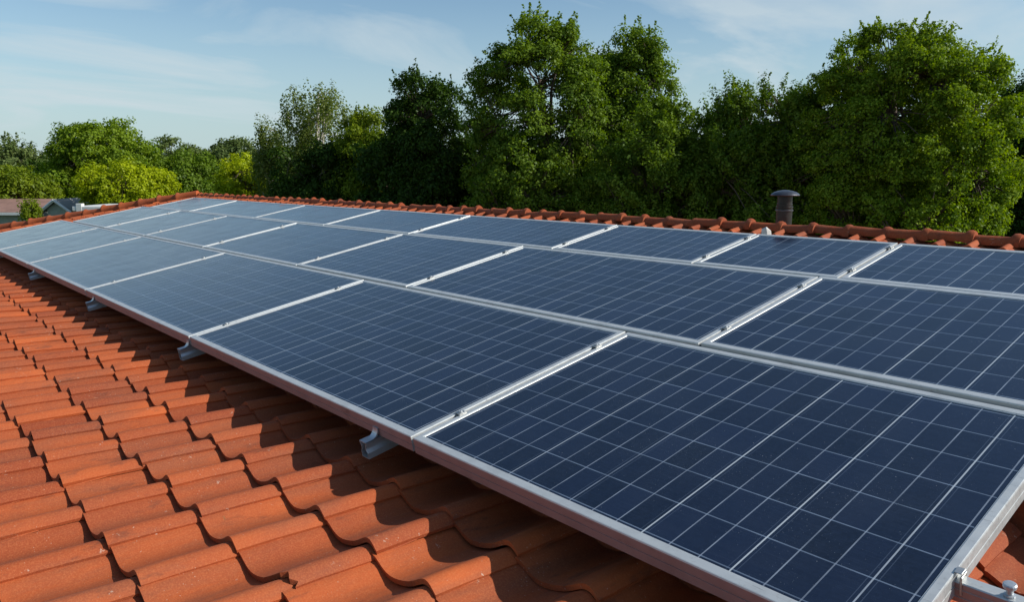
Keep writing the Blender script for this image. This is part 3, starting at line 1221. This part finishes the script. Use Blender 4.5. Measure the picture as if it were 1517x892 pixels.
tree('broadleaf_tree', 'dark far tree right of the broad left tree', 266, 207, 34, 62, 'far', 290, 'dome', G2, 1.5, 33, clpx=8, leafpx=3.4)
tree('broadleaf_tree', 'dark far tree just left of the birches', 348, 202, 38, 62, 'far', 290, 'dome', G2, 1.5, 34, clpx=8, leafpx=3.4)
tree('broadleaf_tree', 'mid green tree behind the yellow green bush', 270, 228, 66, 48, 'mid', 330, 'dome', G2, 1.3, 35, clpx=10, leafpx=3.6)
tree('broadleaf_shrub', 'lime green bush above the far end of the ridge', 362, 232, 42, 38, 'yellow', 330, 'dome', G2, 1.3, 36, cat='shrub', clpx=9, leafpx=3.4)
tree('broadleaf_tree', 'far tree on the skyline at the left edge', 20, 212, 62, 75, 'far', 300, 'hedge', G2, 1.4, 37, clpx=8, leafpx=3.4, shoots=30)
tree('broadleaf_tree', 'dark tree behind the brown roofed bungalow', 82, 238, 46, 52, 'dark', 330, 'dome', G2, 1.4, 38, clpx=10, leafpx=3.6)
tree('broadleaf_tree', 'dark tree filling the gap below the small birch', 415, 225, 60, 42, 'dark', 330, 'dome', G2, 1.3, 39, clpx=11, leafpx=3)
tree('broadleaf_tree', 'pale far tree behind the two far dark trees', 308, 216, 66, 85, 'far', 300, 'dome', G2, 1.3, 40, clpx=8, leafpx=3.4)
tree('feathery_plant', 'small feathery young plant beside the far bungalow gable', 41, 296, 13, 30, 'lime', 330, 'birch', None, 1.6, 41, cat='plant', clpx=6, leafpx=3)
RNG = np.random.default_rng(99)

# ------------------------------------------------------------------ far houses on the left
M_BROWN = plain('brown_roof_sheet', (0.30, 0.17, 0.13), 0.85, 0, 0.3, 3)
M_WHITE = plain('white_painted_board', (0.72, 0.72, 0.68), 0.6, 0, 0.1)
M_GREENW = plain('grey_green_cladding', (0.36, 0.40, 0.33), 0.8, 0, 0.2)
M_GLASS = plain('dark_window_glass', (0.02, 0.025, 0.03), 0.08, 0, 0.1)

D = 38
g = spot(20, D)
hz = thing('bungalow', 'far bungalow with faded brown roof and grey green gable', 'house', tuple(g))
mp_ = D / 1144.0
X0, X1 = -90 * mp_, 62 * mp_
zr, ze = zat(294, D), zat(311, D)


def loc(x, y, z):
    return RGT * x + FWD * y + Vector((0, 0, z))


b = MB()
th_ = .12
for sgn in (-1, 1):
    a_ = [loc(X0, sgn * 1.9, ze), loc(X1 + .35, sgn * 1.9, ze), loc(X1 + .35 - 0.55, 0, zr), loc(X0, 0, zr)]
    lo = [p - Vector((0, 0, th_)) for p in a_]
    b.add(a_ + lo, [(0, 1, 2, 3), (7, 6, 5, 4), (0, 4, 5, 1), (1, 5, 6, 2), (2, 6, 7, 3), (3, 7, 4, 0)])
b.build('roof', M_BROWN, hz)
b = MB()
b.add([loc(X0, -1.6, 0), loc(X1, -1.6, 0), loc(X1, 1.6, 0), loc(X0, 1.6, 0), loc(X0, -1.6, ze - .05), loc(X1, -1.6, ze - .05), loc(X1, 1.6, ze - .05), loc(X0, 1.6, ze - .05)],
      [(0, 1, 5, 4), (1, 2, 6, 5), (2, 3, 7, 6), (3, 0, 4, 7), (4, 5, 6, 7)])
b.build('wall', M_GREENW, hz)
b = MB()
b.box(loc((X0 + X1) / 2, -1.98, ze - .08), (X1 - X0 + .3, .12, .12), Matrix((RGT, FWD, (0, 0, 1))).transposed())
b.build('gutter', M_WHITE, hz)
b = MB()
for wx in (-1.2, .4):
    b.box(loc(wx, -1.62, ze - 1.1), (.9, .06, 1.0), Matrix((RGT, FWD, (0, 0, 1))).transposed())
b.build('window', M_GLASS, hz)
# gabled porch wing in front of it, facing the photo
g2 = spot(80, 36)
D2 = 36
pz_ = thing('shed', 'small grey green gabled shed with white barge boards', 'shed', tuple(g2))
hw_, zp, zl = 15 * D2 / 1144, zat(298, D2), zat(309, D2)
b = MB()
b.add([loc(-hw_, 0, 0), loc(hw_, 0, 0), loc(hw_, 0, zl), loc(0, 0, zp), loc(-hw_, 0, zl), loc(-hw_, 3, 0), loc(hw_, 3, 0), loc(hw_, 3, zl), loc(0, 3, zp), loc(-hw_, 3, zl)],
      [(0, 1, 2, 3, 4), (9, 8, 7, 6, 5), (1, 6, 7, 2), (0, 4, 9, 5)])
b.build('wall', M_GREENW, pz_)
b = MB()
for sgn in (-1, 1):
    e0, e1 = loc(sgn * (hw_ + .25), -.2, zl - .16), loc(0, -.2, zp + .05)
    e2, e3 = loc(0, 3.2, zp + .05), loc(sgn * (hw_ + .25), 3.2, zl - .16)
    up_ = Vector((0, 0, .07))
    b.add([e0, e1, e2, e3, e0 + up_, e1 + up_, e2 + up_, e3 + up_], [(0, 1, 2, 3), (7, 6, 5, 4), (0, 4, 5, 1), (2, 6, 7, 3), (0, 3, 7, 4)])
b.build('roof', plain('grey_felt_roof', (0.30, 0.29, 0.27), 0.9, 0, .2), pz_)
b = MB()
for sgn in (-1, 1):
    b.tube([loc(sgn * (hw_ + .28), -.24, zl - .17), loc(0, -.24, zp + .06)], .07, 4)
b.build('barge_board', M_WHITE, pz_)

D3 = 30
g3 = spot(172, D3)
wh = thing('outbuilding', 'long low white flat roofed building beyond the hip tiles', 'building', tuple(g3))
xa, xb = -60 * D3 / 1144, 48 * D3 / 1144
za, zb = zat(303.5, D3), zat(312, D3)
Mx = Matrix((RGT, FWD, (0, 0, 1))).transposed()
b = MB()
b.box(loc((xa + xb) / 2, 1.2, zb / 2), (xb - xa, 2.4, zb), Mx)
b.build('wall', M_GREENW, wh)
b = MB()
b.box(loc((xa + xb) / 2, 1.2, (za + zb) / 2 - .02), (xb - xa + .3, 2.8, za - zb - .04), Mx, .02)
b.build('roof', M_WHITE, wh)
b = MB()
b.box(loc(xa + .12, -.1, zb + .12), (.22, .22, .34), Mx, .01)
b.build('vent', M_WHITE, wh)
D4 = 40
g4 = spot(276, D4)
gr = thing('glasshouse', 'small grey glass roof peeping over the far hip', 'greenhouse', tuple(g4))
b = MB()
w4 = 16 * D4 / 1144
z4 = zat(289, D4)
b.add([loc(-w4, 0, 0), loc(w4, 0, 0), loc(w4, 2, 0), loc(-w4, 2, 0), loc(-w4, 0, z4 - .4), loc(w4, 0, z4 - .4), loc(w4, 2, z4 - .4), loc(-w4, 2, z4 - .4), loc(-w4, 1, z4), loc(w4, 1, z4)],
      [(0, 1, 5, 4), (1, 2, 6, 9, 5), (2, 3, 7, 6), (3, 0, 4, 8, 7), (4, 5, 9, 8), (6, 7, 8, 9)])
b.build('pane', plain('pale_greenhouse_glass', (0.34, 0.39, 0.40), 0.15, 0, 0.3, 4), gr)
b = MB()
for q in range(7):
    xq = -w4 + q * w4 / 3
    b.tube([loc(xq, -.02, 0), loc(xq, -.02, z4 - .38), loc(xq, 1, z4 + .02), loc(xq, 2.02, z4 - .38)], .025, 4)
b.build('glazing_bar', M_WHITE, gr)
